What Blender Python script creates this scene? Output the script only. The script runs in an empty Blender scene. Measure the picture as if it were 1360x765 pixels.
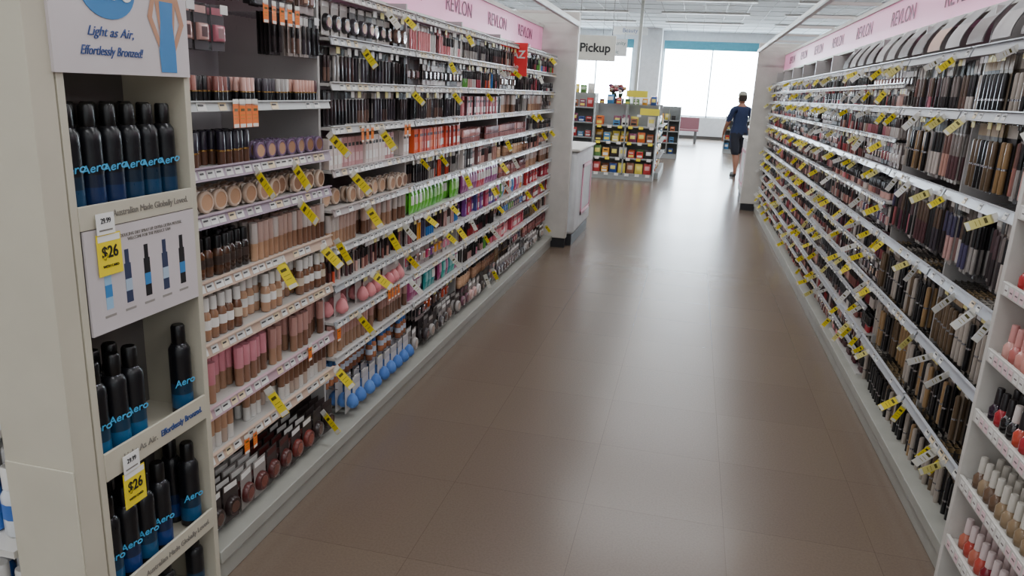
import bpy, math, random
import numpy as np
from mathutils import Matrix, Vector, Euler
random.seed(7)
R=random.random
def U(a,b): return random.uniform(a,b)
scene=bpy.context.scene
COL=scene.collection

# ------------------------------------------------------------ helpers
def lin(c):
    out=[]
    for v in c[:3]:
        v=v/255.0
        out.append(v/12.92 if v<=0.04045 else ((v+0.055)/1.055)**2.4)
    return tuple(out)
def nt(m):
    m.use_nodes=True
    return m.node_tree, m.node_tree.nodes, m.node_tree.links
def mat(name,rgb,rough=0.5,metal=0.0,var=0.06,scale=8.0,emit=0.0,bump=0.0,coat=0.0):
    m=bpy.data.materials.new(name); t,n,l=nt(m)
    b=n["Principled BSDF"]; c=lin(rgb)
    tc=n.new("ShaderNodeTexCoord"); no=n.new("ShaderNodeTexNoise"); no.inputs["Scale"].default_value=scale
    no.inputs["Detail"].default_value=4
    l.new(tc.outputs["Object"],no.inputs["Vector"])
    r=n.new("ShaderNodeValToRGB")
    r.color_ramp.elements[0].position=0.3; r.color_ramp.elements[1].position=0.7
    r.color_ramp.elements[0].color=tuple(x*(1-var) for x in c)+(1,)
    r.color_ramp.elements[1].color=tuple(min(1,x*(1+var)) for x in c)+(1,)
    l.new(no.outputs["Fac"],r.inputs["Fac"]); l.new(r.outputs["Color"],b.inputs["Base Color"])
    b.inputs["Roughness"].default_value=rough; b.inputs["Metallic"].default_value=metal
    if coat: b.inputs["Coat Weight"].default_value=coat
    if emit:
        b.inputs["Emission Color"].default_value=c+(1,); b.inputs["Emission Strength"].default_value=emit
    if bump:
        bp=n.new("ShaderNodeBump"); bp.inputs["Strength"].default_value=bump; bp.inputs["Distance"].default_value=0.01
        l.new(no.outputs["Fac"],bp.inputs["Height"]); l.new(bp.outputs["Normal"],b.inputs["Normal"])
    return m
def vmat(name,rough,metal=0.0,coat=0.0):
    m=bpy.data.materials.new(name); t,n,l=nt(m); b=n["Principled BSDF"]
    a=n.new("ShaderNodeVertexColor"); a.layer_name="Col"
    l.new(a.outputs["Color"],b.inputs["Base Color"])
    no=n.new("ShaderNodeTexNoise"); no.inputs["Scale"].default_value=40
    mr=n.new("ShaderNodeMapRange"); mr.inputs["To Min"].default_value=max(0,rough-0.06); mr.inputs["To Max"].default_value=rough+0.06
    l.new(no.outputs["Fac"],mr.inputs["Value"]); l.new(mr.outputs["Result"],b.inputs["Roughness"])
    b.inputs["Metallic"].default_value=metal; b.inputs["Coat Weight"].default_value=coat
    return m
PM=[vmat("painted_plastic",0.3),vmat("printed_card",0.5),vmat("shiny_metal",0.25,0.85),vmat("glossy_glass",0.1,0.0,0.5)]
PL,CD,ME,GL=0,1,2,3

class MB:
    def __init__(s): s.V=[];s.L=[];s.S=[];s.C=[];s.M=[];s.nv=0
    def add(s,tpl,loc=(0,0,0),rz=0.0,sc=(1,1,1),cols=None,mtx=None):
        V,L,S,slots,mats=tpl
        P=V*np.array(sc)
        if mtx is not None:
            A=np.array(mtx); P=P@A[:3,:3].T+A[:3,3] if A.shape==(4,4) else P@A.T
        if rz:
            c,n_=math.cos(rz),math.sin(rz)
            P=np.stack([P[:,0]*c-P[:,1]*n_,P[:,0]*n_+P[:,1]*c,P[:,2]],1)
        P=P+np.array(loc)
        s.V.append(P); s.L.append(L+s.nv); s.S.append(S); s.nv+=len(P)
        cl=np.array([lin(c) for c in cols]); s.C.append(cl[slots]); s.M.append(mats)
    def box(s,c,size,col,mi=0,rot=None):
        V=BOX[0]*np.array(size)
        if rot is not None: V=V@np.array(rot).T
        s.V.append(V+np.array(c)); s.L.append(BOX[1]+s.nv); s.S.append(BOX[2]); s.nv+=8
        s.C.append(np.tile(np.array(lin(col)),(6,1))); s.M.append(np.full(6,mi))
    def bb(s,x0,x1,y0,y1,z0,z1,col,mi=0):
        s.box(((x0+x1)/2,(y0+y1)/2,(z0+z1)/2),(abs(x1-x0),abs(y1-y0),abs(z1-z0)),col,mi)
    def build(s,name,parent=None,mats=None,bevel=0):
        V=np.concatenate(s.V); L=np.concatenate(s.L); S=np.concatenate(s.S); C=np.concatenate(s.C); M=np.concatenate(s.M)
        me=bpy.data.meshes.new(name)
        me.vertices.add(len(V)); me.vertices.foreach_set("co",V.astype(np.float32).ravel())
        me.loops.add(len(L)); me.loops.foreach_set("vertex_index",L.astype(np.int32))
        st=np.concatenate([[0],np.cumsum(S)[:-1]]).astype(np.int32)
        me.polygons.add(len(S)); me.polygons.foreach_set("loop_start",st)
        me.polygons.foreach_set("material_index",M.astype(np.int32))
        me.update(calc_edges=True)
        for m in (mats or PM): me.materials.append(m)
        ca=me.color_attributes.new("Col",'FLOAT_COLOR','CORNER')
        cc=np.repeat(C,S,axis=0); cc=np.concatenate([cc,np.ones((len(cc),1))],1)
        ca.data.foreach_set("color",cc.astype(np.float32).ravel())
        me.polygons.foreach_set("use_smooth",np.ones(len(S),dtype=bool))
        me.set_sharp_from_angle(angle=math.radians(48))
        me.update()
        o=bpy.data.objects.new(name,me); COL.objects.link(o)
        if parent: o.parent=parent
        if bevel:
            b=o.modifiers.new("bevel","BEVEL"); b.width=bevel; b.segments=2; b.limit_method='ANGLE'
        return o
def mk(V,F,slots,mats):
    return (np.array(V,float),np.array([i for f in F for i in f],int),np.array([len(f) for f in F],int),np.array(slots,int),np.array(mats,int))
_bv=[(x,y,z) for x in(-.5,.5) for y in(-.5,.5) for z in(-.5,.5)]
_bf=[(0,1,3,2),(4,6,7,5),(0,4,5,1),(2,3,7,6),(0,2,6,4),(1,5,7,3)]
BOX=mk(_bv,_bf,[0]*6,[0]*6)
def merge(*ts):
    V=[];L=[];S=[];sl=[];m=[];n=0
    for t in ts:
        V.append(t[0]);L.append(t[1]+n);S.append(t[2]);sl.append(t[3]);m.append(t[4]);n+=len(t[0])
    return tuple(np.concatenate(a) for a in (V,L,S,sl,m))
def bx(c,size,slot=0,mi=0):
    return (BOX[0]*np.array(size)+np.array(c),BOX[1],BOX[2],np.full(6,slot),np.full(6,mi))
def lathe(prof,n=10,axis='z',sx=1,sy=1,off=(0,0,0)):
    V=[];F=[];sl=[];ms=[]
    for p in prof:
        for i in range(n):
            a=2*math.pi*(i+.5)/n
            V.append((p[0]*math.cos(a)*sx,p[0]*math.sin(a)*sy,p[1]))
    for k in range(len(prof)-1):
        for i in range(n):
            j=(i+1)%n
            F.append((k*n+i,k*n+j,(k+1)*n+j,(k+1)*n+i)); sl.append(prof[k][2]); ms.append(prof[k][3])
    F.append(tuple(reversed(range(n)))); sl.append(prof[0][2]); ms.append(prof[0][3])
    b=(len(prof)-1)*n
    F.append(tuple(range(b,b+n))); sl.append(prof[-1][2]); ms.append(prof[-1][3])
    t=mk(V,F,sl,ms); P=t[0]
    if axis=='y': P=np.stack([P[:,0],P[:,2],-P[:,1]],1)
    return (P+np.array(off),)+t[1:]
def empty(name,loc=(0,0,0)):
    e=bpy.data.objects.new(name,None); e.empty_display_size=.2; COL.objects.link(e); e.location=loc; return e
def text(s,loc,rot,size,m,parent=None,name="lettering",sx=1.0,ex=0.0008,align='CENTER',bold=0,shear=0):
    cu=bpy.data.curves.new(name,'FONT'); cu.body=s; cu.size=size; cu.extrude=ex; cu.align_x=align; cu.align_y='CENTER'; cu.offset=bold; cu.shear=shear
    o=bpy.data.objects.new(name,cu); COL.objects.link(o); cu.materials.append(m)
    o.location=loc; o.rotation_euler=rot; o.scale=(sx,1,1)
    if parent: o.parent=parent
    return o
RL=(math.pi/2,0,math.pi/2)
RR=(math.pi/2,0,-math.pi/2)
RF=(math.pi/2,0,0)

# ------------------------------------------------------------ templates (x along shelf, y outward, z up)
T_found=lathe([(.013,0,0,GL),(.0165,.003,0,GL),(.0165,.030,2,CD),(.0165,.056,0,GL),(.0165,.068,0,GL),(.011,.078,0,GL),(.0125,.079,1,PL),(.0125,.112,1,PL),(.011,.115,1,PL)],10)
T_tube=lathe([(.013,0,1,PL),(.0145,.002,1,PL),(.0145,.05,1,PL),(.0155,.051,0,PL),(.0155,.11,0,PL)],8,sy=.9)
T_lip=lathe([(.0095,0,0,PL),(.0095,.03,2,ME),(.0098,.034,1,PL),(.0098,.074,1,PL),(.008,.076,1,PL)],8)
T_disc=merge(lathe([(.031,0,0,PL),(.034,.003,0,PL),(.034,.014,0,PL),(.031,.017,0,PL),(.025,.0165,1,PL),(.0249,.015,1,PL)],16,'y',off=(0,-.0,.036)),bx((0,-.002,.036),(.05,.003,.066),2,CD))
T_pen=merge(bx((0,0,-.075),(.03,.0012,.15),0,CD),bx((0,.0006,-.018),(.03,.0014,.03),3,CD),bx((.008,.0008,-.09),(.004,.0014,.07),3,CD),lathe([(.0055,-.14,1,PL),(.0065,-.137,1,PL),(.0065,-.085,2,PL),(.0065,-.04,2,PL),(.0045,-.036,2,PL)],7,off=(-.003,.0085,0)))
T_masc=merge(bx((0,0,-.085),(.038,.0012,.17),0,CD),bx((0,.0006,-.018),(.038,.0014,.034),3,CD),lathe([(.008,-.165,1,PL),(.0095,-.162,1,PL),(.0095,-.11,2,ME),(.0095,-.105,1,PL),(.0095,-.05,1,PL),(.007,-.045,1,PL)],8,off=(0,.011,0)))
T_clam=merge(bx((0,0,-.065),(.062,.0012,.13),0,CD),bx((0,.0007,-.018),(.05,.0014,.02),3,CD),lathe([(.034,0.001,1,GL),(.034,.008,1,GL),(.028,.013,1,GL),(.020,.0135,2,PL)],4,'y',sx=.95,off=(0,0,-.08)))
T_rclam=merge(bx((0,0,-.065),(.072,.0012,.13),0,CD),bx((0,.0007,-.016),(.06,.0014,.018),3,CD),lathe([(.033,0.001,1,PL),(.033,.010,1,PL),(.028,.018,1,GL),(.019,.0185,2,PL)],14,'y',off=(0,0,-.082)))
T_carton=merge(bx((0,0,.05),(.034,.026,.10),0,CD),bx((0,.0135,.03),(.026,.001,.03),1,CD),bx((0,.0135,.075),(.022,.001,.012),2,CD),bx((0,0,.1005),(.030,.022,.001),1,CD))
T_polish=lathe([(.015,0,0,GL),(.0185,.004,0,GL),(.0185,.030,0,GL),(.011,.040,0,GL),(.0095,.042,1,PL),(.0108,.043,1,PL),(.0095,.082,1,PL),(.008,.084,1,PL)],14)
T_can=lathe([(.022,0,3,ME),(.0265,.004,0,PL),(.0265,.02,1,PL),(.0265,.06,4,PL),(.0265,.09,0,PL),(.0265,.165,0,PL),(.0262,.185,0,PL),(.019,.198,3,ME),(.0165,.200,2,PL),(.0175,.203,2,PL),(.0170,.246,2,PL),(.014,.251,2,PL)],24)
def bagT(w,h,d):
    V=[];F=[];sl=[];ms=[];nx,nz=6,8
    for s in (1,-1):
        for j in range(nz+1):
            for i in range(nx+1):
                u=i/nx;v=j/nz
                b=(math.sin(math.pi*u)**.6)*(math.sin(math.pi*min(1,max(0,(v-.07)/.86)))**.6) if 0<u<1 and .07<v<.93 else 0
                V.append(((u-.5)*w,s*d*.5*b+s*.0006,v*h))
    o=(nx+1)*(nz+1)
    for k in (0,1):
        for j in range(nz):
            for i in range(nx):
                a=k*o+j*(nx+1)+i; q=(a,a+1,a+nx+2,a+nx+1)
                F.append(q if k==0 else q[::-1])
                sl.append(1 if (j in(3,4,5) and 1<=i<=4) else (2 if j in (0,7) else 0)); ms.append(PL)
    return mk(V,F,sl,ms)
T_bag=bagT(.075,.13,.03)
T_chip=bagT(.2,.26,.09)
T_sponge=merge(lathe([(.012,0,1,CD),(.024,.012,1,CD),(.026,.026,1,CD),(.02,.044,1,CD),(.008,.06,1,CD)],12,off=(0,.02,-.11)),bx((0,0,-.065),(.062,.0012,.13),0,CD),bx((0,.0007,-.02),(.055,.0014,.026),3,CD))

def lerp(a,b,t): return tuple(a[i]+(b[i]-a[i])*t for i in range(3))
def skin(t): return lerp((228,186,150),(88,52,36),t)
def jit(c,k=14):
    d=U(-k,k); return tuple(max(0,min(255,v+d)) for v in c)
W=(232,230,226);BK=(18,17,20);GO=(190,150,90);SI=(175,175,180)
def pick(*a): return random.choice(a)

KINDS={}
def kind(k,name,tpl,pitch,dp,h,mount,colf,sc=1.0,sz=None): KINDS[k]=(name,tpl,pitch,dp,h,mount,colf,sc,sz or sc)
kind('found_b','foundation_bottles',T_found,.038,.04,.12,'s',lambda t,b:[skin(t),BK,skin(t*.8)],1)
kind('found_w','foundation_bottles',T_found,.038,.04,.12,'s',lambda t,b:[skin(.15+t*.7),W,pick(W,(205,190,170))],1.05,1.2)
kind('found_dk','serum_bottles',T_found,.036,.04,.12,'s',lambda t,b:[lerp((120,75,45),(40,28,25),t),BK,(60,45,38)],1.05,1.1)
kind('tube_pink','cream_tubes',T_tube,.034,.036,.11,'s',lambda t,b:[(222,146,158),skin(.25+t*.4)],1.15,1.25)
kind('tube_tan','cream_tubes',T_tube,.033,.036,.11,'s',lambda t,b:[skin(.2+.7*t),pick(W,(200,180,165))],1.0)
kind('tube_tanp','cream_tubes',T_tube,.034,.036,.11,'s',lambda t,b:[(196,150,140),skin(.3+.5*t)],1.1,1.25)
kind('tube_cap','cream_tubes',T_tube,.033,.036,.11,'s',lambda t,b:[pick((205,195,190),(190,160,150)),skin(.15+.75*t)],1.0,1.2)
kind('blue_b','toner_bottles',T_found,.040,.042,.12,'s',lambda t,b:[(200,130,90) if t<.4 else (160,105,75),(64,120,190),(200,210,225)],1.05)
kind('lip','lipstick_tubes',T_lip,.023,.024,.076,'s',lambda t,b:[BK,b,GO],1)
kind('lipb','lipstick_tubes',T_lip,.023,.024,.076,'s',lambda t,b:[b,BK,SI],1.1)
kind('lipn','lipstick_tubes',T_lip,.023,.024,.076,'s',lambda t,b:[(150,95,92),lerp((200,135,125),(95,45,50),t),SI],1.1)
kind('lippur','lipstick_tubes',T_lip,.024,.026,.076,'s',lambda t,b:[(90,60,45),(62,48,100) if (int(t*20)%2) else (40,35,50),GO],1.35)
kind('disct','pressed_powder_compacts',T_disc,.074,.03,.072,'s',lambda t,b:[(205,180,160),skin(.1+t*.6),(214,205,196)],1.0)
kind('discp','pressed_powder_compacts',T_disc,.07,.03,.072,'s',lambda t,b:[(120,95,125),skin(.2+t*.5),(120,110,130)],.85)
kind('carton','makeup_cartons',T_carton,.037,.03,.10,'s',lambda t,b:[b,pick(W,lerp(b,(255,255,255),.3)),BK],1,1.2)
kind('pen','eyeliner_cards',T_pen,.032,.016,.15,'h',lambda t,b:[pick((205,202,198),(52,48,50),(170,160,155),(38,36,38)),b,pick(BK,BK,b,(60,44,44)),pick(b,(205,200,196),BK)],1,.95)
kind('penl','eyeliner_cards',T_pen,.034,.018,.15,'h',lambda t,b:[pick((150,145,140),(58,54,54),(100,90,86),(34,32,34)),b,pick(BK,BK,(84,62,66),(62,58,88),(94,74,60),(130,120,116),(110,74,66)),pick((180,174,168),BK,(90,80,76))],1.15,1.75)
kind('masc','mascara_cards',T_masc,.043,.023,.17,'h',lambda t,b:[pick((170,166,160),(48,44,46),(110,102,94)),pick(BK,(60,50,45),(120,96,70)),GO,pick((140,115,75),W,b)],.95)
kind('mascg','mascara_cards',T_masc,.040,.023,.17,'h',lambda t,b:[pick((66,60,56),(30,29,31),(124,112,98),(90,84,80)),pick(BK,BK,(150,120,82),(96,78,58),(170,160,150)),SI,pick((150,126,90),(70,64,56),(180,174,165),BK)],1.05,1.5)
kind('clam','eyeshadow_blister_packs',T_clam,.068,.02,.13,'h',lambda t,b:[pick((195,190,188),(60,54,58),(160,146,144)),b,pick(skin(.4),(140,110,112),(80,58,58)),pick(W,b)],1)
kind('rclam','compact_blister_packs',T_rclam,.076,.024,.13,'h',lambda t,b:[pick((180,174,168),(60,52,50)),b,skin(U(.2,.8)),pick(W,b)],1)
kind('rdeck','compact_blister_packs',T_rclam,.082,.03,.13,'h',lambda t,b:[pick((150,144,140),(60,52,50)),b,lerp(b,(220,150,110),.25),pick(W,b)],1.05,1.1)
kind('bag','wipes_packets',T_bag,.06,.022,.13,'s',lambda t,b:[b,pick(W,lerp(b,(255,255,255),.4)),b],1)
kind('sponge','blending_sponge_packs',T_sponge,.066,.04,.13,'h',lambda t,b:[(200,196,192),b,b,(180,178,180)],1.1)

XF={'L':-1.39,'R':1.045}; DIR={'L':1,'R':-1}; RZ={'L':-math.pi/2,'R':math.pi/2}
P_NUDE=[(168,112,102),(134,82,76),(194,146,132),(110,68,66),(86,54,58),(208,164,154),(48,40,42),(205,195,188)]
P_DARK=[(34,31,34),(52,44,47),(82,60,58),(26,26,29),(110,84,74),(64,58,66),(160,154,150)]
P_RED=[(160,44,50),(115,30,40),(180,76,80),(80,32,42),(50,28,34)]
P_MIX=[(150,82,88),(70,66,100),(100,52,70),(196,154,148),(44,44,50),(184,108,122),(205,198,194),(56,46,42),(34,32,34),(170,60,74)]
P_GREEN=[(96,186,50),(80,172,58)]; P_ORG=[(226,92,44),(212,74,44),(176,54,36)]; P_TEAL=[(34,146,148),(60,172,160),(160,60,115)]
P_ACC=[(216,84,56),(50,120,190),(200,56,104),(96,160,70),(236,160,56),(134,66,148),(226,140,164)]
P_PINKS=[(230,146,150),(222,134,140)]; P_BLUE=[(90,135,205),(80,125,198)]
P_GOLD=[(160,135,90),(54,46,42),(36,34,36),(140,116,84),(24,23,25)]
P_BRN=[(110,42,36),(80,30,28),(126,60,44),(44,30,30)]
def row(side,y0,y1,z,k,pal=P_NUDE,depth=None,v0=.015):
    name,tpl,pitch,dp,h,mount,colf,sc,sz=KINDS[k]
    mb=MB(); x=XF[side]; d=DIR[side]; n=max(1,int((y1-y0-.015)/(pitch*sc)))
    step=(y1-y0-.015)/n
    if depth is None: depth=3 if mount=='s' else 4
    blk=random.choice(pal); bl=pick(1,2,3)
    for i in range(n):
        if i%bl==0:
            blk=random.choice(pal); miss=(R()<.045); dd=depth-(pick(0,1,1,2) if R()<.4 else 0); st=U(0,.05) if R()<.3 else U(0,.01)
            base=colf(i/max(1,n-1),blk)
        t=i/max(1,n-1)
        cols=base if mount=='h' or k in('carton','bag') else colf(t,blk)
        cols=[jit(c,6) for c in cols]
        while len(cols)<4: cols.append(W)
        if not miss:
            for q in range(max(1,dd)):
                v=-(v0+st+q*dp*sc+.01)
                if mount=='h': v-=.005
                mb.add(tpl,(x+d*v,y0+.0075+step*(i+.5)+U(-.002,.002),z),RZ[side]+U(-.09,.09),(sc,sc,sz),cols)
        if mount=='h' and k!='rdeck':
            yy=y0+.0075+step*(i+.5)
            mb.bb(x-d*.012,x-d*.30,yy-.0015,yy+.0015,z-.006,z-.003,(170,170,172),ME)
            if R()<.4: mb.bb(x-d*.006,x-d*.008,yy-min(.018,step*.45),yy+min(.018,step*.45),z-.026,z,pick((225,224,220),(214,214,214),(235,226,150)),CD)
    mb.build(name)

# ------------------------------------------------------------ room
m_wall=mat("white_wall_paint",(216,220,223),.7)
m_ceil=mat("ceiling_tile",(210,217,224),.85,scale=30,var=.04)
def simple(name,x0,x1,y0,y1,z0,z1,m,parent=None,bevel=0):
    mb=MB(); mb.bb(x0,x1,y0,y1,z0,z1,(255,255,255)); return mb.build(name,parent,[m],bevel)
mf=bpy.data.materials.new("vinyl_tile_floor"); t,n,l=nt(mf); b=n["Principled BSDF"]
tc=n.new("ShaderNodeTexCoord"); mp=n.new("ShaderNodeMapping"); mp.inputs["Location"].default_value=(.27,.05,0)
br=n.new("ShaderNodeTexBrick"); br.offset=0; br.squash=1
br.inputs["Scale"].default_value=1; br.inputs["Brick Width"].default_value=.545; br.inputs["Row Height"].default_value=.545
br.inputs["Mortar Size"].default_value=.0014; br.inputs["Mortar Smooth"].default_value=.5
br.inputs["Color1"].default_value=lin((116,101,88))+(1,); br.inputs["Color2"].default_value=lin((112,97,85))+(1,); br.inputs["Mortar"].default_value=lin((94,80,70))+(1,)
l.new(tc.outputs["Object"],mp.inputs["Vector"]); l.new(mp.outputs["Vector"],br.inputs["Vector"])
no=n.new("ShaderNodeTexNoise"); no.inputs["Scale"].default_value=120; no.inputs["Detail"].default_value=5; l.new(tc.outputs["Object"],no.inputs["Vector"])
mx=n.new("ShaderNodeMixRGB"); mx.blend_type='MULTIPLY'; mx.inputs["Fac"].default_value=.35
l.new(br.outputs["Color"],mx.inputs["Color1"])
rp=n.new("ShaderNodeValToRGB"); rp.color_ramp.elements[0].color=(.72,.7,.68,1); rp.color_ramp.elements[1].color=(1,1,1,1); rp.color_ramp.elements[0].position=.35; rp.color_ramp.elements[1].position=.6
l.new(no.outputs["Fac"],rp.inputs["Fac"]); l.new(rp.outputs["Color"],mx.inputs["Color2"]); l.new(mx.outputs["Color"],b.inputs["Base Color"])
n2=n.new("ShaderNodeTexNoise"); n2.inputs["Scale"].default_value=.9; n2.inputs["Detail"].default_value=2; l.new(tc.outputs["Object"],n2.inputs["Vector"])
mr=n.new("ShaderNodeMapRange"); mr.inputs["To Min"].default_value=.22; mr.inputs["To Max"].default_value=.28; l.new(n2.outputs["Fac"],mr.inputs["Value"]); l.new(mr.outputs["Result"],b.inputs["Roughness"])
n3=n.new("ShaderNodeTexNoise"); n3.inputs["Scale"].default_value=2.2; n3.inputs["Detail"].default_value=1; l.new(tc.outputs["Object"],n3.inputs["Vector"])
bp=n.new("ShaderNodeBump"); bp.inputs["Strength"].default_value=.2; bp.inputs["Distance"].default_value=.004; l.new(n3.outputs["Fac"],bp.inputs["Height"]); l.new(bp.outputs["Normal"],b.inputs["Normal"])
b.inputs["Specular IOR Level"].default_value=.6
YB=31.5; X0,X1=-11,11; Y0=-5; HC=4.1
simple("floor",X0,X1,Y0,YB,-.1,0,mf)
simple("ceiling",X0,X1,Y0,YB,HC,HC+.1,m_ceil)
simple("wall_left",X0-.15,X0,Y0,YB,0,HC,m_wall); simple("wall_right",X1,X1+.15,Y0,YB,0,HC,m_wall)
simple("wall_back",X0,X1,Y0-.15,Y0,0,HC,m_wall)
wins=[(-9.5,-6.3),(-5.6,-2.65),(-1.45,2.35),(3.2,6.6),(7.3,10)]
mb=MB(); xs=X0
for a,b_ in wins:
    mb.bb(xs,a,YB,YB+.25,0,HC,W); mb.bb(a,b_,YB,YB+.25,0,.85,W); mb.bb(a,b_,YB,YB+.25,3.75,HC,W); xs=b_
mb.bb(xs,X1,YB,YB+.25,0,HC,W); mb.build("wall_front",None,[m_wall])
m_fr=mat("window_frame_aluminium",(180,200,208),.4,.2); m_teal=mat("teal_blind",(84,160,178),.6)
for i,(a,b_) in enumerate(wins):
    mb=MB(); z0,z1=.85,3.75
    for xx in (a+.03,b_-.03,(a+b_)/2): mb.bb(xx-.025,xx+.025,YB+.08,YB+.14,z0,z1,W)
    for zz in (z0+.03,z1-.03): mb.bb(a,b_,YB+.08,YB+.14,zz-.025,zz+.025,W)
    w=mb.build("window_%d"%(i+1),None,[m_fr])
    mb=MB(); mb.bb(a,b_,YB+.02,YB+.06,3.42,3.75,W)
    for q in range(5): mb.bb(a,b_,YB+.005,YB+.02,3.44+q*.065,3.48+q*.065,W)
    mb.build("blind",w,[m_teal])
m_out=mat("outdoor_pavement",(200,200,196),.8)
simple("outdoor_pavement",-30,30,YB+.3,YB+30,-.15,-.05,m_out)
m_trim=mat("baseboard_rubber",(70,66,62),.6)
simple("baseboard_front",X0,X1,YB-.02,YB,0,.12,m_trim)
simple("column",-2.45,-1.5,YB-1.2,YB-.3,0,HC,m_wall)
mb=MB()
for i in range(37):
    x=X0+.6*i+.2
    if x<X1: mb.bb(x-.012,x+.012,Y0,YB,HC-.008,HC,W)
y=Y0
while y<YB: mb.bb(X0,X1,y-.012,y+.012,HC-.008,HC,W); y+=1.2
mb.build("ceiling_grid",None,[mat("grid_metal",(130,136,142),.5)])
fx=empty("ceiling_light")
mbh=MB()
for x in (-7.2,-3.6,0.0,3.6,7.2):
    yy=-3.4
    while yy<30.5:
        mbh.bb(x-1.3,x+1.3,yy-.12,yy+.12,HC-.05,HC-.008,W)
        la=bpy.data.lights.new("tube_lamp",'AREA'); la.shape='RECTANGLE'; la.size=2.4; la.size_y=.16; la.energy=47; la.color=(.98,.99,1)
        lo=bpy.data.objects.new("tube_lamp",la); COL.objects.link(lo); lo.location=(x,yy,HC-.055); lo.parent=fx
        yy+=3.1
mbh.build("housings",fx,[mat("fixture_enamel",(235,235,235),.4)])

wd=bpy.data.worlds.new("sky"); scene.world=wd; wd.use_nodes=True
bg=wd.node_tree.nodes["Background"]; bg.inputs["Color"].default_value=(.76,.89,1,1); bg.inputs["Strength"].default_value=30

# ------------------------------------------------------------ gondolas
m_shelf=mat("gondola_white_enamel",(208,205,199),.45)
m_back=mat("gondola_back_panel",(182,180,183),.55)
m_cream=mat("cream_laminate",(196,190,172),.5,var=.03)
m_deck=mat("deck_grey_enamel",(160,160,152),.45)
m_kick=mat("kick_plate_black",(40,40,44),.5)
m_pink=mat("valance_pink_vinyl_glow",(238,152,194),.35,var=.08,scale=1.5,emit=.3)  # glow added to the pink colour; the vinyl band is no light source
m_tx=mat("lettering_dark_pink",(120,50,85),.5)
m_rail=mat("canopy_rail_metal",(190,192,186),.35,.3)
def gondola(side,ya,yb,front,xb):
    d=DIR[side]; e=empty("gondola_shelving")
    mb=MB(); mb.bb(front,xb,ya,yb,.075,.12,W,0); mb.bb(front-d*.012,xb,ya,yb,0,.075,W,1); mb.build("base_deck",e,[m_deck,m_deck],.003)
    mb=MB(); mb.bb(xb,xb-d*.05,ya,yb,.0,2.22,W); mb.build("back_panel",e,[m_back])
    return e
gL=gondola('L',1.82,7.62,-1.33,-1.86)
gR=gondola('R',2.49,11.6,1.0,1.52)
L_B=[(1.83,2.72),(2.74,3.64),(3.66,4.56),(4.58,5.5),(5.52,6.5),(6.52,7.6)]
R_B=[(2.5+.91*i,2.5+.91*(i+1)-.02) for i in range(10)]
shL=MB();rlL=MB();lbL=MB();shR=MB();rlR=MB();lbR=MB();tgL=MB();tgR=MB()
def rail(side,y0,y1,z,col=(200,200,202),shelf=True,dep=.3,tall=.036,lab=.8,lp=.055):
    d=DIR[side]; x=XF[side]; rl=rlL if side=='L' else rlR; sh=shL if side=='L' else shR; lb=lbL if side=='L' else lbR
    a=-d*math.radians(18)
    rot=Matrix.Rotation(a,3,'Y')
    rl.box((x+d*.006,(y0+y1)/2,z-tall/2+.004),(.005,y1-y0,tall),col,PL,rot)
    rl.box((x+d*.008,(y0+y1)/2,z+.004),(.012,y1-y0,.004),tuple(min(255,c+20) for c in col),PL)
    if shelf: sh.bb(x,x-d*dep,y0,y1,z-.012,z-.001,(196,194,190),PL)
    yy=y0+.04
    while yy<y1-.03:
        if R()<lab:
            w=U(.03,.045); c=pick((232,232,228),(226,226,222),(214,214,212),(232,214,180))
            lb.box((x+d*.0095,yy,z-tall/2+.004),(.0015,w,.024),c,CD,rot)
            lb.box((x+d*.0105,yy-w*.12,z-tall/2+.008),(.0012,w*.55,.005),(60,60,62),CD,rot)
            lb.box((x+d*.0098,yy+w*.05,z-tall/2-.001),(.0012,w*.7,.0025),(120,118,116),CD,rot)
            if R()<.12: lb.box((x+d*.0098,yy+w*.3,z-tall/2+.003),(.0014,w*.3,.02),(225,120,60),CD,rot)
        yy+=lp*U(.85,1.25)
T_tag=merge(bx((0,0,-.056),(.03,.0008,.082),0,CD),bx((0,0,-.010),(.029,.0008,.022),1,CD),bx((-.001,0,-.036),(.018,.0014,.009),2,CD),bx((0,0,-.054),(.02,.0014,.002),3,CD),bx((0,0,-.066),(.017,.0014,.002),3,CD),bx((0,0,-.09),(.026,.0014,.012),1,CD))
YE=(244,222,40)
def tag(side,y,z,s=1.0,col=YE,ang=None,flat=False):
    d=DIR[side]; mb=tgL if side=='L' else tgR
    cols=[col,(232,230,222),(90,82,24),(160,142,40)]
    if flat:
        mb.add(T_tag,(XF[side]+d*.02,y,z),RZ[side]+U(-.1,.1),(s,s,s*.8),cols)
    else:
        a=ang if ang is not None else U(.45,.95)
        M=Matrix.Rotation(U(-.3,.3),3,'Z')@Matrix.Rotation(-d*a,3,'Y')@Matrix.Rotation(U(-.35,.35),3,'Z')
        mb.add(T_tag,(XF[side]+d*.012,y,z),0,(s,s,s),cols,mtx=M)

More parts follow.
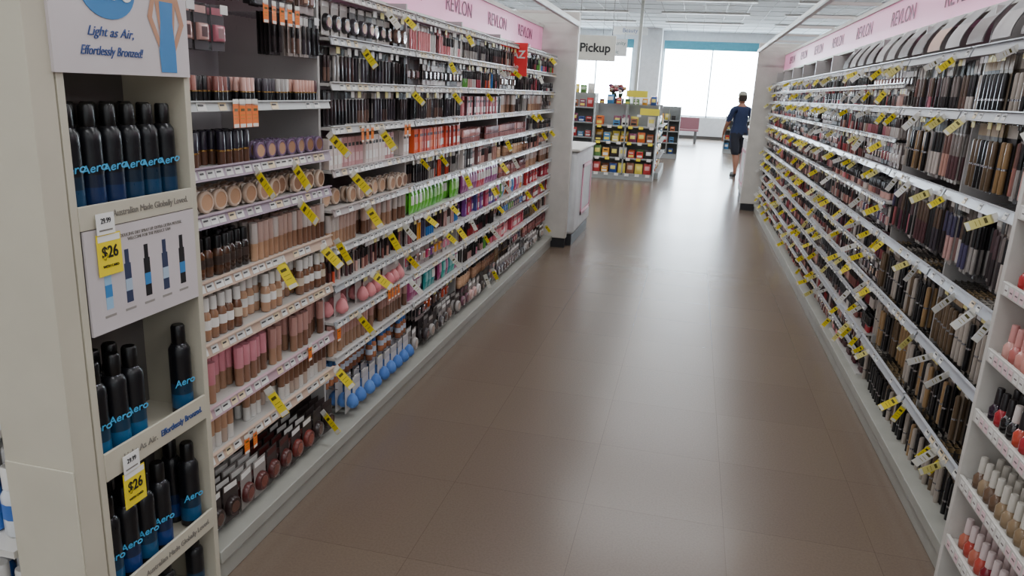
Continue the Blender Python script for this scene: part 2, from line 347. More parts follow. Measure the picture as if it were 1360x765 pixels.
y0,y1=L_B[0]
tan=(198,172,154); pur=(168,152,168)
for z,c in ((.42,tan),(.58,(190,160,170)),(.79,tan),(.99,tan),(1.19,pur),(1.33,pur)): rail('L',y0,y1,z,c,tall=.04,lp=.045,lab=.95)
rail('L',y0,y1,1.52,(190,194,194),tall=.03,lab=.3)
row('L',y0,y1,.285,'rdeck',P_BRN,depth=5,v0=-.02)
row('L',y0,y1,.42,'tube_tan'); row('L',y0,y0+.45,.58,'tube_pink'); row('L',y0+.45,y1,.58,'tube_tanp')
row('L',y0,y0+.3,.79,'found_w'); row('L',y0+.3,y1,.79,'found_w')
row('L',y0,y0+.36,.99,'found_dk'); row('L',y0+.36,y1,.99,'tube_cap')
row('L',y0,y1,1.19,'disct',depth=4)
row('L',y0,y0+.4,1.33,'lippur'); row('L',y0+.4,y1,1.33,'discp',depth=4)
row('L',y0,y1,1.52,'lip',P_NUDE+P_DARK,depth=3)
row('L',y0,y0+.42,1.96,'rclam',P_DARK); row('L',y0+.45,y1,1.96,'clam',P_DARK)
row('L',y0+.05,y0+.3,1.80,'clam',P_MIX); row('L',y1-.3,y1,1.82,'pen',P_DARK)
ZL=[.29,.45,.61,.77,.93,1.09,1.25,1.42,1.59,1.76,1.93]
feat={(1,0):('sponge',P_BLUE),(1,1):('blue_b',P_NUDE),(1,3):('sponge',P_PINKS),(1,2):('tube_tanp',P_NUDE),(1,4):('pen',P_NUDE+P_ACC[:1]),(1,5):('tube_cap',P_NUDE),(1,6):('disct',P_NUDE),
 (1,7):('carton',[(214,200,195),(190,140,140)]),(1,8):('pen',P_DARK),(1,10):('rclam',P_DARK),(1,9):('pen',P_DARK),
 (2,0):('rdeck',P_BRN+P_DARK),(3,0):('rdeck',P_MIX),(2,7):('carton',P_ORG),(2,5):('bag',P_GREEN),(2,2):('bag',P_TEAL),(2,8):('pen',P_DARK),(2,3):('clam',P_MIX+P_ACC),(2,1):('clam',P_ORG+P_DARK),(2,10):('pen',P_PINKS+[W]),(2,6):('pen',P_DARK+P_ORG),(2,9):('clam',P_DARK),(2,4):('pen',P_MIX+P_ACC),
 (3,5):('bag',[(150,70,130),(200,60,84),(70,60,80)]),(3,3):('pen',P_RED+P_DARK),(3,4):('carton',[(116,56,140),(60,60,130),(190,56,92)]),(3,7):('lipn',P_NUDE),(3,8):('carton',P_PINKS+P_RED),(4,7):('lipn',P_NUDE),(5,3):('carton',P_RED),(4,6):('found_b',P_NUDE),(5,4):('carton',[(200,50,50),(170,40,60)]),(4,4):('bag',P_ACC),(4,2):('carton',P_PINKS+[(200,70,90)])}
railcols=[(176,180,184),(188,188,188),(172,162,160)]
for bi in range(1,6):
    y0,y1=L_B[bi]; pal_b=pick(P_NUDE,P_MIX,P_DARK)
    rc=pick(*railcols)
    zz=list(ZL)
    for gi in range(len(zz)):
        zt=zz[gi]; zb=zz[gi-1] if gi else .12
        if gi: rail('L',y0,y1,zt,rc if bi>2 else jit(pick(*railcols),6),shelf=True,dep=.28 if gi<len(zz)-1 else .05,lab=.85,tall=.032)
        if (bi,gi) in feat: k,p=feat[(bi,gi)]
        else:
            k=pick('pen','pen','pen','masc','clam','lipb','found_b','tube_cap','lipn','carton','rclam'); p=pick(pal_b,P_NUDE,P_DARK,P_MIX,P_MIX+P_ACC)
            if gi in (10,9): k=pick('pen','clam','pen')
            if gi==0: k='rdeck'
        parts=[(y0,y1)] if R()<.4 else [(y0,(y0+y1)/2),((y0+y1)/2,y1)]
        for j,(a,b_) in enumerate(parts):
            kk=k if (j==0 or (bi,gi) in feat or gi==0) else pick('pen','lipb','clam','pen')
            if KINDS[kk][5]=='h':
                row('L',a,b_,zt-(.03 if gi else .0),kk,p,v0=.02 if gi else -.015)
            else: row('L',a,b_,zb+.001,kk,p,v0=.015)
    shL.bb(-1.43,-1.86,y0-.018,y0-.002,.12,1.98,(185,183,181))
for (px) in [(2.18,1.33),(2.42,1.33),(2.3,1.0),(2.62,.99),(2.2,.55),(2.45,1.19),(2.7,1.42),(2.9,1.25),(3.05,1.09),(2.75,.99),(3.2,1.42),(3.3,.93),(3.1,.77),(2.95,.61),(2.6,.29),(2.72,.44)]:
    tag('L',px[0],px[1]-.02,1.2)
for bi in range(1,6):
    y0,y1=L_B[bi]
    for z in ZL:
        for q in range(2):
            if R()<.42 and not (bi==1 and z<.4): tag('L',U(y0,y1),z-.02,U(.85,1.1),pick(YE,YE,YE,(236,234,226)))
ORG=(236,118,36)
for k_ in range(5): tag('L',2.27+.05*k_,1.84,.9,ORG,flat=True)
for k_ in range(4): tag('L',2.08+.035*k_,1.53,1.1,ORG,flat=True)
for a,b_ in ((2.75,.60),(2.05,.42),(2.1,.42),(2.5,.6),(3.0,1.42),(3.05,1.42),(3.1,1.42),(3.5,1.42),(3.55,1.42),(3.3,.63),(3.34,.63),(3.38,.63),(3.42,.63)): tag('L',a,b_,.9,ORG,flat=True)
main=[.37,.67,.95,1.285,1.6,1.84]
for bi,(y0,y1) in enumerate(R_B):
    if bi<2: zs=[.13]+main
    else: zs=[.13,.25,.37,.52,.67,.81,.95,1.11,1.285,1.44,1.6,1.72,1.84]
    palb=pick(P_NUDE,P_MIX,P_RED+P_NUDE) if bi else P_GOLD
    for gi in range(1,len(zs)):
        z=zs[gi]; gap=z-zs[gi-1]; ismain=z in main
        half=(y0+y1)/2
        if gap>.2:
            rail('R',y0,y1,z,(176,180,187),shelf=False,tall=.04,lab=.35)
            k={0.37:'mascg',.67:'mascg',.95:'mascg',1.285:'penl',1.6:'penl',1.84:'penl'}[z]
            row('R',y0,half,z-.035,k,P_GOLD if k=='mascg' else P_DARK+P_NUDE,v0=.02,depth=6)
            row('R',half,y1,z-.035,'mascg' if (k=='penl' and R()<.3) else k,P_GOLD if k=='mascg' else P_MIX+P_DARK,v0=.02,depth=6)
        else:
            k=pick('pen','pen','clam','lipb','pen','rclam','pen')
            pl=pick(palb,P_NUDE,P_DARK,P_MIX,P_RED+P_PINKS+P_NUDE)
            if KINDS[k][5]=='h':
                rail('R',y0,y1,z,(176,180,187) if ismain else (160,162,168),shelf=False,tall=.036 if ismain else .024,lab=.35 if ismain else .8)
                if k=='rclam': k='clam'
                row('R',y0,y1,z-.025,k,pl,v0=.02,depth=6)
            else:
                rail('R',y0,y1,z,(176,180,187) if ismain else (160,162,168),shelf=False,tall=.036 if ismain else .024,lab=.5)
                shR.bb(XF['R'],1.3,y0,y1,zs[gi-1]-.012,zs[gi-1]-.001,(196,194,190))
                row('R',y0,y1,zs[gi-1]+.002,k,pl,depth=5)
    for gi in range(1,len(zs)):
        for q in range(5 if zs[gi] in main else 3):
            if R()<(.66 if bi<6 else .5): tag('R',U(y0,y1),zs[gi]-.025,U(.75,1.05),pick(YE,YE,(226,216,130),(228,228,226)),ang=U(.5,1.15))
    shR.bb(1.09,1.52,y1+.001,y1+.012,.12,2.0,(185,183,181))
for mb,nm,g in ((shL,"shelves",gL),(rlL,"price_rails",gL),(lbL,"price_labels",gL),(shR,"shelves",gR),(rlR,"price_rails",gR),(lbR,"price_labels",gR)): mb.build(nm,g)
tgL.build("sale_tags")
tgR.build("sale_tags")

def valance(side,ya,yb,x,z0,z1,xr,texts,g):
    d=DIR[side]
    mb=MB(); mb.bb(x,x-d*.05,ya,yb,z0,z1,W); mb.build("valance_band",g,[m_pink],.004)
    mb=MB(); mb.bb(x+d*.012,x-d*.06,ya,yb,z1,z1+.03,W); mb.bb(x+d*.012,x-d*.06,ya,yb,z0-.02,z0,W); mb.bb(x-d*.05,x-d*.38,ya,yb,z1,z1+.03,W)
    yy=ya+.1
    while yy<yb: mb.bb(x,xr,yy-.012,yy+.012,z1+.03,z1+.05,W); yy+=.915
    mb.build("valance_trim",g,[m_shelf])
    mb=MB(); mb.bb(xr-.02,xr+.02,ya,yb,z1+.02,z1+.065,W); mb.bb(xr+d*.02,xr+d*.026,ya,yb,z1+.025,z1+.04,W); mb.build("canopy_rail",g,[m_rail],.004)
    for y,s in texts:
        text(s,(x+d*.003,y,(z0+z1)/2),RL if side=='L' else RR,.13,m_tx,g,"valance_lettering",sx=1.15)
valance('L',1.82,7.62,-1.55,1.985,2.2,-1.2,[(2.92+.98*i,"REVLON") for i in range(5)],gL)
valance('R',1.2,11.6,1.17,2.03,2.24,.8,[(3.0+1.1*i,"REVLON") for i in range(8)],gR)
for i in range(14):
    y=2.62+.27*i
    mb=MB(); pv=[]
    for j in range(9):
        tt=j/8; z=1.86+.16*tt; xx=1.135-.09*math.cos(tt*math.pi*.5)
        pv+= [(xx,y-.09,z),(xx,y+.09,z),(xx+.004,y-.09,z),(xx+.004,y+.09,z)]
    fs=[];sl=[]
    for j in range(8):
        a=j*4
        fs+=[(a,a+1,a+5,a+4),(a+2,a+6,a+7,a+3)]; sl+=[0 if j<5 else 1,2]
    tpl=mk(pv,fs,sl,[CD]*len(fs))
    mb.add(tpl,cols=[pick((205,165,145),(160,155,155),(60,54,56),(180,175,175),(120,110,110)),(150,150,152),(180,180,180)])
    mb.build("makeup_header_panel")
ps=empty("red_promo_sign"); m_red=mat("red_sign_glow",(226,52,56),.4,emit=.1); m_wt=mat("white_print",(240,240,238),.5)  # slight emission added to the red; the printed panel is not lit
simple("panel",-1.535,-1.31,5.9,5.906,1.70,1.95,m_red,ps,.002); text("10AZ",(-1.4225,5.8985,1.86),RF,.08,m_wt,ps,bold=.002); text("sale",(-1.4225,5.8985,1.77),RF,.06,m_wt,ps)
simple("bracket",-1.56,-1.42,5.907,5.917,1.94,1.96,m_shelf,ps)

def endpanel(name,x0,x1,y0,y1,z1):
    mb=MB(); mb.bb(x0,x1,y0,y1,.1,z1,W); o=mb.build(name,None,[m_shelf],.01)
    simple("plinth",x0+.01,x1-.01,y0+.01,y1-.01,0,.1,m_kick,o); return o
endpanel("gondola_end_panel",-2.4,-1.19,7.63,7.72,2.36)
endpanel("gondola_end_panel",.80,2.1,11.62,11.7,2.4)
m_pf=mat("pink_frame",(200,130,152),.4)
def counter(x0,x1,y0,y1,face,h=1.0):
    e=empty("display_counter")
    mb=MB(); mb.bb(x0,x1,y0,y1,.12,h,W); mb.build("cabinet",e,[m_wall],.04)
    mb=MB(); mb.bb(x0+.02,x1-.02,y0+.02,y1-.02,0,.12,W); mb.build("plinth",e,[m_kick])
    mb=MB(); mb.bb(x0-.02,x1+.02,y0-.02,y1+.02,h,h+.03,W); mb.build("worktop",e,[m_shelf],.01)
    xx=x1 if face>0 else x0
    mb=MB()
    ya,yb=y0+.4,y1-.12
    for (a,b_,c,d_) in ((ya,yb,.28,.32),(ya,yb,.8,.84),(ya,ya+.05,.28,.84),(yb-.05,yb,.28,.84)): mb.bb(xx,xx+face*.012,a,b_,c,d_,W)
    mb.build("poster_frame",e,[m_pf]); simple("poster",xx,xx+face*.004,ya+.03,yb-.03,.33,.8,m_wall,e)
    return e
counter(-2.1,-1.13,7.76,9.0,1)
mb=MB(); mb.bb(-1.62,-1.35,7.95,8.2,1.03,1.16,(40,50,90),PL); mb.bb(-1.6,-1.37,8.3,8.5,1.03,1.10,(90,110,160),PL); mb.bb(-1.58,-1.4,8.6,8.62,1.05,1.3,(120,150,200),PL);mb.bb(-1.6,-1.38,8.55,8.68,1.03,1.05,BK,PL); mb.build("counter_accessories",None,None,.008)
counter(.84,1.8,11.74,13.2,-1)

# ------------------------------------------------------------ mousse tower (left near)
tw=empty("display_tower"); XT=-1.33
mb=MB()
mb.bb(XT,XT-.2,1.37,1.39,.0,2.05,W); mb.bb(XT,XT-.5,1.79,1.812,.0,2.05,W); mb.bb(XT-.20,XT-.21,1.37,1.79,.0,2.05,W)
for z0,z1 in ((1.24,1.296),(.605,.68),(.235,.30)):
    mb.bb(XT+.002,XT-.006,1.39,1.79,z0,z1,W); mb.bb(XT-.006,XT-.20,1.39,1.79,z0+.01,z0+.03,W)
mb.bb(XT-.006,XT-.20,1.39,1.79,.0,.03,W)
mb.build("carcass",tw,[m_cream],.0015)
m_dark=mat("tower_interior",(104,100,97),.6); simple("interior_back",XT-.194,XT-.1995,1.39,1.79,.03,1.59,m_dark,tw)
m_post=mat("poster_white_print",(206,198,200),.45,var=.06,scale=3); m_blue=mat("poster_blue_ink",(60,130,190),.45); m_navy=mat("poster_navy_ink",(50,80,140),.45); m_grey=mat("print_grey",(130,125,118),.5); m_blk=mat("print_black",(30,30,34),.5)
simple("header_poster",XT+.008,XT,1.36,1.805,1.59,2.06,m_post,tw)
simple("info_poster",XT+.003,XT-.003,1.395,1.788,.985,1.238,m_post,tw)
mb=MB(); mb.add(lathe([(.085,0,0,PL),(.085,.002,0,PL)],32,'y'),(XT+.008,1.53,1.775),RZ['L'],(1.0,1,.75),[(255,)*3]); mb.build("logo_disc",tw,[m_blue])
text("Aero",(XT+.0115,1.53,1.775),RL,.07,m_wt,tw,shear=.3)
text("Light as Air,",(XT+.0095,1.53,1.682),RL,.030,m_navy,tw,shear=.4); text("Effortlessly Bronzed!",(XT+.0095,1.53,1.640),RL,.029,m_navy,tw,sx=.8,shear=.4)
m_skinp=mat("print_skin",(188,140,112),.5)
mb=MB()
def flat(mbx,pts,off=.0092,col=(255,)*3):
    V=[(XT+off,p[0],p[1]) for p in pts]; mbx.add(mk(V,[tuple(range(len(V)))],[0],[0]),cols=[col])
flat(mb,[(1.70,1.60),(1.745,1.60),(1.75,1.70),(1.765,1.80),(1.74,1.83),(1.70,1.83),(1.68,1.80),(1.695,1.70)]); flat(mb,[(1.765,1.80),(1.79,1.72),(1.745,1.64),(1.74,1.66),(1.772,1.72),(1.75,1.79)],.0093); flat(mb,[(1.68,1.80),(1.655,1.73),(1.69,1.66),(1.70,1.67),(1.672,1.73),(1.69,1.79)],.0093)
flat(mb,[(1.71,1.84),(1.735,1.84),(1.745,1.88),(1.72,1.91),(1.70,1.88)],.0093)
mb.build("printed_figure_skin",tw,[m_skinp])
mb=MB(); flat(mb,[(1.693,1.60),(1.752,1.60),(1.752,1.65),(1.745,1.72),(1.75,1.77),(1.70,1.77),(1.70,1.72),(1.69,1.65)],.0097); mb.build("printed_figure_dress",tw,[m_blue])
text("Australian Made Globally Loved.",(XT+.003,1.63,1.268),RL,.0235,m_grey,tw,sx=.9)
text("Light As Air.",(XT+.003,1.515,.643),RL,.025,m_grey,tw); text("Effortlessly Bronzed.",(XT+.003,1.68,.643),RL,.025,m_navy,tw,sx=.85,bold=.0004)
text("Australian Made Globally Loved.",(XT+.003,1.63,.268),RL,.0235,m_grey,tw,sx=.9)
text("INTRODUCING DRY SPRAY UP. EXTRA ULTRA MOUSSE.\nWELCOME FOR THE PERFECT TAN",(XT+.0035,1.61,1.205),RL,.0115,m_grey,tw,sx=.88)
mbp=MB()
for i in range(5):
    yc=1.455+.068*i
    def rp(a,b_,c,d_,col,off): mbp.bb(XT+.003,XT+off,yc+a,yc+b_,1.04+c,1.04+d_,col,CD)
    k=(150,190,220) if i in(0,) else ((50,60,90) if i%2 else (28,28,32))
    rp(-.011,.011,0,.10,k,.0036); rp(-.007,.007,.10,.135,k,.0036); rp(-.011,.011,.03,.06,(60,130,190) if i%2==0 else (170,190,210),.004); rp(-.018,.018,-.02,-.014,(150,145,140),.0036)
mbp.build("printed_bottles",tw)
cm=MB(); lst=[]
for i in range(6):
    for q in range(3): lst.append((-1.375-.057*q,1.425+.065*i,1.27))
for i in (0,1,2,5):
    for q in range(2 if i<3 else 1): lst.append((-1.375-.06*q,1.425+.065*i+(.004 if i==1 else 0),.635))
for i in (0,1,2,3,5):
    for q in range(2): lst.append((-1.375-.06*q,1.425+.065*i,.265))
for (x,y,z) in lst:
    bl=pick((20,56,88),(22,64,98),(22,44,86)) if z>1 else pick((24,80,122),(26,92,136),(24,58,118)); sc=1 if z>1 else 1.08
    cm.add(T_can,(x,y,z),U(0,6),(sc*1.04,sc*1.04,sc),[(18,19,24),bl,(13,13,15),(70,70,76),lerp(bl,(18,19,24),.5)])
for i in (1,3,5): cm.add(T_can,(-1.375,1.425+.065*i,.03),0,(1,1,.76),[(20,21,25),(24,86,130),(13,13,15),(70,70,76),(22,54,78)])
co=cm.build("aerosol_mousse_cans")
m_cy=mat("can_lettering_blue",(80,180,232),.4)
th=math.radians(38)
for (x,y,z) in lst:
    if x>-1.38:
        sc=1.04 if z>1 else 1.12
        rr=.028*sc
        text("Aero",(x+rr*math.cos(th),y-rr*math.sin(th),z+.105),(math.pi/2,math.radians(-14),math.pi/2-th),.027,m_cy,co,"can_lettering",ex=.0006,shear=.35,bold=.0003)
m_y=mat("yellow_card",(244,220,40),.5)
def dtag(y,z):
    e=empty("price_tag")
    simple("yellow_card",XT+.006,XT+.008,y-.038,y+.038,z-.10,z,m_y,e); simple("white_label",XT+.009,XT+.011,y-.036,y+.02,z,z+.05,m_wt,e); simple("white_strip",XT+.0081,XT+.0085,y-.035,y+.035,z-.018,z-.003,m_wt,e)
    text("$26",(XT+.0088,y,z-.045),RL,.04,m_blk,e,bold=.0006,sx=.85); text("WITH CARD",(XT+.0088,y,z-.078),RL,.009,m_blk,e); text("29.99",(XT+.0115,y-.008,z+.032),RL,.018,m_blk,e,sx=.8)
    simple("strip_lines",XT+.0111,XT+.0114,y-.03,y+.012,z+.008,z+.012,m_grey,e)
dtag(1.465,1.225); dtag(1.475,.60)
mb=MB(); mb.bb(-1.33,-1.53,1.3,1.365,0,2.3,W); mb.bb(-1.332,-1.528,1.296,1.3,.0,.68,W); mb.build("cream_end_panel",None,[m_cream],.003)
ecp=empty("endcap_shelving"); mb=MB(); mb.bb(-1.545,-2.5,1.62,1.66,0,2.1,W)
for z in (.12,.42,.75,1.1,1.45): mb.bb(-1.545,-2.5,1.3,1.62,z-.02,z,W)
mb.bb(-2.5,-2.52,1.3,1.66,0,2.1,W); mb.build("shelves",ecp,[m_shelf])
mb=MB()
for z in (.12,.42,.75,1.1,1.45):
    for i in range(11):
        c=pick((235,235,235),(60,110,190),(220,225,230)); mb.add(T_found,(-1.6-.082*i,1.37,z),math.pi,(2.1,1.6,1.7),[c,W,(60,110,190)]); mb.add(T_found,(-1.6-.082*i,1.45,z),math.pi,(2.1,1.6,1.7),[c,W,(60,110,190)])
mb.build("soap_bottles")

# ------------------------------------------------------------ nail polish unit (right near)
np_=empty("nail_polish_display"); mb=MB(); XN=.955
mb.bb(XN,1.5,2.455,2.48,.0,2.03,W); mb.bb(XN,1.5,1.2,1.225,.0,2.03,W); mb.bb(1.3,1.32,1.225,2.455,.0,2.03,W)
NZ=[.02,.235,.453,.686,.887,1.10,1.33,1.56,1.78]
for z in NZ[1:]:
    mb.bb(XN+.01,1.3,1.225,2.455,z-.012,z,W); mb.bb(XN,XN+.012,1.225,2.455,z-.03,z+.012,W)
mb.build("carcass",np_,[m_shelf],.002)
lb=MB()
for z in NZ[1:]:
    y=1.26
    while y<2.43: lb.bb(XN-.001,XN,y,y+.026,z-.024,z+.004,pick(W,(230,200,205),W),CD); lb.bb(XN-.0015,XN-.001,y+.004,y+.02,z-.012,z-.008,(110,100,100),CD); y+=.037
lb.build("price_labels",np_)
NC={.235:[(150,30,36),(180,70,60),(120,26,40),(190,110,90)],.453:[(128,108,86),(108,84,66),(150,128,100)],.686:[(195,76,56),(26,24,26),(46,28,46),(170,44,54)],.887:[(204,140,130),(190,110,104),(214,160,150)],1.1:[(180,54,56),(150,30,46),(200,110,112)],1.33:[(205,155,146),(180,112,112)],1.56:[(90,50,80),(60,60,120),(160,60,90)],1.78:[(200,180,170)]}
CC={.235:(214,196,194),.453:(205,200,190),.686:(40,36,38),.887:(214,150,145),1.1:(216,205,202),1.33:(50,44,46),1.56:(205,196,196),1.78:(40,40,40)}
for z in NZ[1:]:
    mb=MB(); y=1.25
    while y<2.44:
        c=random.choice(NC[z])
        for q in range(3): mb.add(T_polish,(XN+.04+.046*q,y,z),0,(1.15,1.15,1.25),[jit(c,8),CC[z] if not(z==.686 and R()<.4) else (220,210,205)])
        y+=.046
    mb.build("nail_polish_bottles")

# ------------------------------------------------------------ background
m_gd=mat("grey_wire_gondola",(150,154,154),.5)
def gond_small(name,x0,x1,y0,y1,h,levels,facing):
    e=empty(name); mb=MB()
    mb.bb(x0,x1,y0,y1,0,.1,W)
    if facing=='F':
        mb.bb(x0,x1,y1-.04,y1,.1,h,W)
        for z in levels: mb.bb(x0+.01,x1-.01,y0,y1-.04,z-.025,z,W)
        mb.bb(x0,x0+.02,y0,y1,.1,h,W); mb.bb(x1-.02,x1,y0,y1,.1,h,W); mb.bb((x0+x1)/2-.012,(x0+x1)/2+.012,y0,y1,.1,h,W)
    else:
        mb.bb(x0,x0+.04,y0,y1,.1,h,W)
        for z in levels: mb.bb(x0+.04,x1,y0+.01,y1-.01,z-.02,z,W)
        y=y0
        while y<=y1: mb.bb(x0,x1-.1,y,y+.015,.1,h,W); y+=.9
    mb.build("frame",e,[m_gd]); return e
BAGC=[(200,48,38),(226,160,60),(50,80,150),(214,106,50),(100,140,80),(130,60,90),(236,214,90),(54,48,48),(225,222,216),(190,60,60),(150,96,70),(70,130,180)]
def goods(mb,x,y,z,rz,s):
    c=pick(*BAGC); k=R()
    if k<.6: mb.add(T_chip,(x,y,z),rz+U(-.15,.15),(.72*s,.8*s,U(.6,.8)*s),[c,pick(W,(235,220,110),lerp(c,(255,255,255),.5)),c])
    else: mb.add(T_carton,(x,y,z),rz,(3.6*s,3*s,U(1.0,1.7)*s),[c,pick(W,(230,210,90),BK),pick(W,BK)])
gond_small("snack_shelf",-1.86,-.66,14.6,15.05,1.42,[.12,.42,.72,1.02],'F')
mb=MB()
for z in (.12,.42,.72,1.02):
    for i in range(7):
        if R()<.1: continue
        for q in range(2): goods(mb,-1.77+.165*i,14.69+.13*q,z,math.pi,1)
mb.build("snack_bags")
mb=MB()
for z in (.12,.42,.72,1.02):
    for i in range(6): mb.bb(-1.8+.2*i,-1.72+.2*i,14.585,14.595,z-.05,z-.0,pick(W,YE,W),CD)
mb.bb(-1.0,-.64,14.57,14.58,1.24,1.36,(230,215,60),CD); mb.bb(-1.3,-.9,14.7,14.71,1.56,1.68,(230,215,60),CD); mb.bb(-1.12,-1.1,14.7,14.71,1.42,1.56,W,CD); mb.bb(-1.05,-.98,14.57,14.58,1.2,1.24,W,CD)
mb.build("shelf_signs")
gond_small("snack_shelf",-1.1,-.58,15.1,17.6,1.42,[.12,.42,.72,1.02],'S')
mb=MB()
for z in (.12,.42,.72,1.02,1.42):
    for i in range(14): goods(mb,-.7 if z<1.4 else -.85,15.2+.17*i,z,-math.pi/2,.95)
mb.build("snack_bags")
gond_small("candy_shelf",-3.3,-2.0,15.6,16.1,1.6,[.12,.42,.72,1.02,1.32],'F')
mb=MB()
for z in (.12,.42,.72,1.02,1.32,1.6):
    for i in range(8): goods(mb,-3.2+.155*i,15.72,z,math.pi,.95)
mb.build("candy_bags")
mb=MB()
for i in range(7):
    goods(mb,-1.77+.165*i,14.85,1.42,math.pi,U(.7,1))
mb.build("snack_cartons")
fl=empty("flower_bucket"); mb=MB(); mb.add(lathe([(.12,0,0,PL),(.16,.3,0,PL),(.165,.31,0,PL)],16),(-1.75,17.6,1.2),0,(1,1,1),[(60,60,70)])
mb.add(lathe([(.25,0,0,PL),(.25,.04,0,PL),(.03,.06,0,ME),(.03,1.16,0,ME),(.2,1.18,0,PL),(.2,1.2,0,PL)],16),(-1.75,17.6,0),0,(1,1,1),[(120,120,120)]); mb.build("bucket_stand",fl)
mb=MB()
T_fl=merge(lathe([(.003,0,1,CD),(.003,.3,1,CD)],5),lathe([(.01,.3,0,CD),(.04,.33,0,CD),(.045,.35,0,CD),(.02,.37,0,CD)],8),lathe([(.002,.12,1,CD),(.03,.18,1,CD),(.002,.25,1,CD)],4,sy=.2))
for i in range(45):
    a=U(0,6.28); r=U(0,.5); M=Matrix.Rotation(a,3,'Z')@Matrix.Rotation(r,3,'Y')
    mb.add(T_fl,(-1.75+.05*math.cos(a),17.6+.05*math.sin(a),1.4),0,(1,1,U(.8,1.2)),[pick((150,70,76),(110,60,96),(180,140,80),(210,190,180),(60,60,80)),(50,70,46)],mtx=M)
mb.build("flowers",fl)
for (x0,x1,y0,h) in ((-.95,-.35,20.5,1.35),(-2.2,-1.2,23.5,1.35),(.95,1.9,24,1.1)):
    gond_small("impulse_shelf",x0,x1,y0,y0+.5,h,[.12,.42,.72,1.0],'F'); mb=MB()
    for z in (.12,.42,.72,1.0):
        for i in range(int((x1-x0)/.16)): goods(mb,x0+.1+.16*i,y0+.12,z,math.pi,.9)
    mb.build("packaged_goods")
mb=MB(); mb.bb(-1.2,.2,28.2,28.8,.42,.48,(150,100,108)); mb.bb(-1.15,-1.05,28.25,28.75,0,.42,(90,90,90)); mb.bb(.05,.15,28.25,28.75,0,.42,(90,90,90)); mb.bb(-1.2,.2,28.75,28.8,.48,.9,(140,96,104)); mb.build("waiting_bench",None,None,.01)
mb=MB(); mb.bb(1.35,3.6,18.5,19.3,.1,.95,(70,78,96)); mb.bb(1.3,3.65,18.45,19.35,.95,1.0,(190,190,190)); mb.bb(1.4,3.55,18.55,19.25,0,.1,BK); mb.bb(1.6,1.95,18.8,19.0,1.0,1.35,(50,50,55)); mb.build("checkout_counter",None,None,.01)

def hang(name,x,y,z,w,h,lines,bgc,fgm,size,bold=0):
    e=empty(name); mm=mat(name+"_board",bgc,.5); simple("board",x-w/2,x+w/2,y-.01,y+.01,z-h/2,z+h/2,mm,e,.003)
    mb=MB()
    for s in (-1,1): mb.bb(x+s*w*.4-.004,x+s*w*.4+.004,y-.004,y+.004,z+h/2,HC,(120,120,120),ME)
    mb.build("wires",e)
    for i,sx in enumerate(lines): text(sx,(x,y-.012,z+h*.5-h*(i+.5)/len(lines)),RF,size,fgm,e,bold=bold)
hang("pickup_sign",-1.36,10.2,2.17,.54,.32,["Pickup"],(205,205,196),m_blk,.155,.004)
hang("clinic_sign",-2.2,20,2.75,.7,.42,["Community","Clinic"],(225,228,228),mat("teal_ink",(60,110,110),.5),.13)
hang("aisle_sign",-2.3,25.5,3.6,1.1,.25,["Beauty"],(210,215,215),m_navy,.18)
simple("support_post",-1.66,-1.58,21,21.08,0,HC,m_rail)

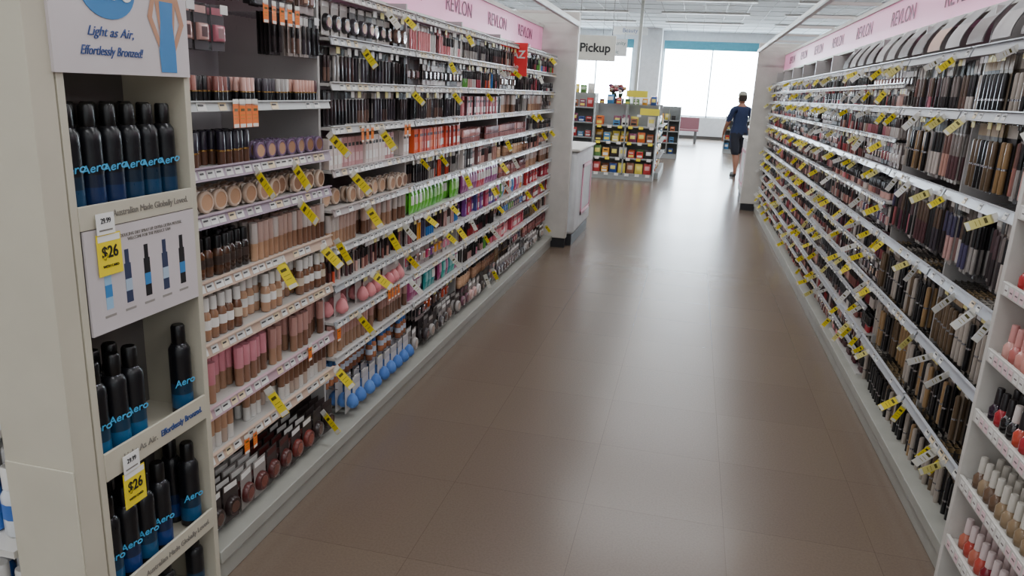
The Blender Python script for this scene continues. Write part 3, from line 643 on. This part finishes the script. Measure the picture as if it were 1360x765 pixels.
# ------------------------------------------------------------ person
def person(px,py,rot):
    e=empty("man_walking",(px,py,0)); e.rotation_euler=(0,0,rot)
    m_sk=mat("skin",(150,105,85),.5); m_t=mat("navy_tshirt",(28,42,76),.85,bump=.2); m_s=mat("dark_shorts",(24,27,40),.85); m_sh=mat("black_shoe",(28,28,30),.5); m_h=mat("short_hair",(45,36,30),.8); m_c=mat("light_cap",(150,150,138),.7); m_ms=mat("face_mask",(190,205,210),.7)
    J={};E=[];order=[]
    def j(nm,co,r,par=None):
        J[nm]=len(order); order.append((co,r))
        if par: E.append((J[par],J[nm]))
    j('pelvis',(0,0,.96),(.165,.115)); j('waist',(0,.0,1.10),(.155,.115),'pelvis'); j('chest',(0,.0,1.27),(.18,.13),'waist'); j('neckb',(0,-.005,1.43),(.10,.075),'chest'); j('neck',(0,.01,1.52),(.055,.055),'neckb'); j('skull',(0,.02,1.60),(.055,.055),'neck')
    for s,n_ in ((-1,'l'),(1,'r')):
        f=.15*s
        j('sh'+n_,(s*.185,0,1.41),(.072,.072),'neckb'); j('el'+n_,(s*.25,-.03-f*.5,1.13),(.052,.052),'sh'+n_); j('fa'+n_,(s*.25,.0-f*.8,1.03),(.040,.040),'el'+n_); j('wr'+n_,(s*.245,.06-f*1.0,.89),(.026,.030),'fa'+n_); j('pm'+n_,(s*.24,.075-f*1.0,.82),(.018,.036),'wr'+n_)
        for q,(dy,ln) in enumerate(((-.030,.060),(-.010,.076),(.010,.080),(.030,.070))):
            j('f%d%s'%(q,n_),(s*.238,.078-f+dy,.775),(.0088,.0088),'pm'+n_); j('g%d%s'%(q,n_),(s*.222,.088-f+dy*1.1,.775-ln*.85),(.0075,.0075),'f%d%s'%(q,n_))
        j('t'+n_,(s*.228,.115-f,.845),(.010,.010),'wr'+n_); j('u'+n_,(s*.212,.13-f,.795),(.009,.009),'t'+n_)
        j('hip'+n_,(s*.095,0,.86),(.112,.115),'pelvis'); j('th'+n_,(s*.10,f*.6,.66),(.100,.104),'hip'+n_); j('hem'+n_,(s*.10,f*.95+.01,.50),(.090,.094),'th'+n_); j('kn'+n_,(s*.10,f*1.0+.012,.47),(.058,.06),'hem'+n_); j('ca'+n_,(s*.10,f*1.05-.03,.34),(.054,.058),'kn'+n_); j('an'+n_,(s*.10,f*1.3-.03,.11),(.034,.036),'ca'+n_); j('he'+n_,(s*.10,f*1.3-.035,.05),(.036,.04),'an'+n_); j('ft'+n_,(s*.105,f*1.3+.07,.045),(.042,.036),'he'+n_); j('toe'+n_,(s*.112,f*1.3+.16,.036),(.038,.026),'ft'+n_)
    me=bpy.data.meshes.new("body"); me.from_pydata([o[0] for o in order],E,[]); ob=bpy.data.objects.new("body_skin",me); COL.objects.link(ob)
    ob.modifiers.new("s",'SKIN')
    for i,(c,r) in enumerate(order): me.skin_vertices[0].data[i].radius=r; me.skin_vertices[0].data[i].use_root=(i==0)
    sb=ob.modifiers.new("ss",'SUBSURF'); sb.levels=2; sb.render_levels=2
    dg=bpy.context.evaluated_depsgraph_get(); dg.update(); m2=bpy.data.meshes.new_from_object(ob.evaluated_get(dg)); bpy.data.objects.remove(ob)
    m2.materials.clear()
    for m in (m_sk,m_t,m_s,m_sh): m2.materials.append(m)
    for p in m2.polygons:
        c=p.center; arm=abs(c.x)>.19 and c.z<1.35
        if c.z<.085: mi=3
        elif arm and c.z<1.15 and abs(c.x)>.2: mi=0
        elif arm: mi=1
        elif c.z>1.475: mi=0
        elif c.z>.92: mi=1
        elif c.z>.48: mi=2
        else: mi=0
        p.material_index=mi; p.use_smooth=True
    bo=bpy.data.objects.new("body",m2); COL.objects.link(bo); bo.parent=e
    mb=MB()
    pr=[(.035,1.50),(.052,1.54),(.066,1.57),(.074,1.61),(.077,1.65),(.075,1.69),(.062,1.725),(.035,1.75),(.008,1.757)]
    mb.add(lathe([(r,z,0,0) for r,z in pr],20,sy=1.22,off=(0,.02,0)),cols=[W])
    mb.add(lathe([(.004,-.0,0,0),(.014,.012,0,0),(.010,.03,0,0),(.004,.05,0,0)],8,off=(0,.118,1.595)),cols=[W])
    for s in (-1,1): mb.add(lathe([(.006,0,0,0),(.02,.006,0,0),(.018,.012,0,0)],10),(s*.077,.01,1.625),0,(1,1,1.6),[W],mtx=Matrix.Rotation(s*math.pi/2,3,'Y'))
    mb.build("head",e,[m_sk])
    mb=MB()
    for s in (-1,1): mb.add(lathe([(.004,0,0,0),(.011,.004,0,0),(.004,.008,0,0)],10,'y'),(s*.03,.102,1.64),0,(1,1,.6),[W])
    mb.build("eyes",e,[m_wt])
    mb=MB(); mb.add(lathe([(.074,1.575,0,0),(.080,1.60,0,0),(.082,1.66,0,0),(.079,1.70,0,0)],20,sy=1.05,off=(0,-.006,0)),cols=[W]); mb.build("hair",e,[m_h])
    mb=MB(); mb.add(lathe([(.084,1.675,0,0),(.085,1.70,0,0),(.078,1.74,0,0),(.05,1.77,0,0),(.01,1.78,0,0)],20,sy=1.2,off=(0,.018,0)),cols=[W]); mb.add(lathe([(.07,1.683,0,0),(.07,1.69,0,0)],16,sy=1.1,off=(0,.10,0)),cols=[W]); mb.build("cap",e,[m_c])
    mb=MB(); mb.add(lathe([(.05,1.535,0,0),(.068,1.55,0,0),(.076,1.58,0,0),(.076,1.60,0,0)],16,sx=.9,sy=1.15,off=(0,.034,0)),cols=[W]); mb.build("face_mask",e,[m_ms])
person(.95,16.7,math.radians(25))

# ------------------------------------------------------------ camera
r=Vector((0.9711,0.234,0.0463)); u=Vector((-0.1042,0.2414,0.9648)); bk=r.cross(u).normalized(); u=bk.cross(r).normalized(); r=u.cross(bk).normalized()
M=Matrix(((r.x,u.x,bk.x,0),(r.y,u.y,bk.y,0),(r.z,u.z,bk.z,1.6),(0,0,0,1)))
cd=bpy.data.cameras.new("camera"); cam=bpy.data.objects.new("camera",cd); COL.objects.link(cam); cam.matrix_world=M
cd.sensor_width=36; cd.lens=985/1360*36; cd.clip_start=.02; cd.clip_end=300
scene.camera=cam
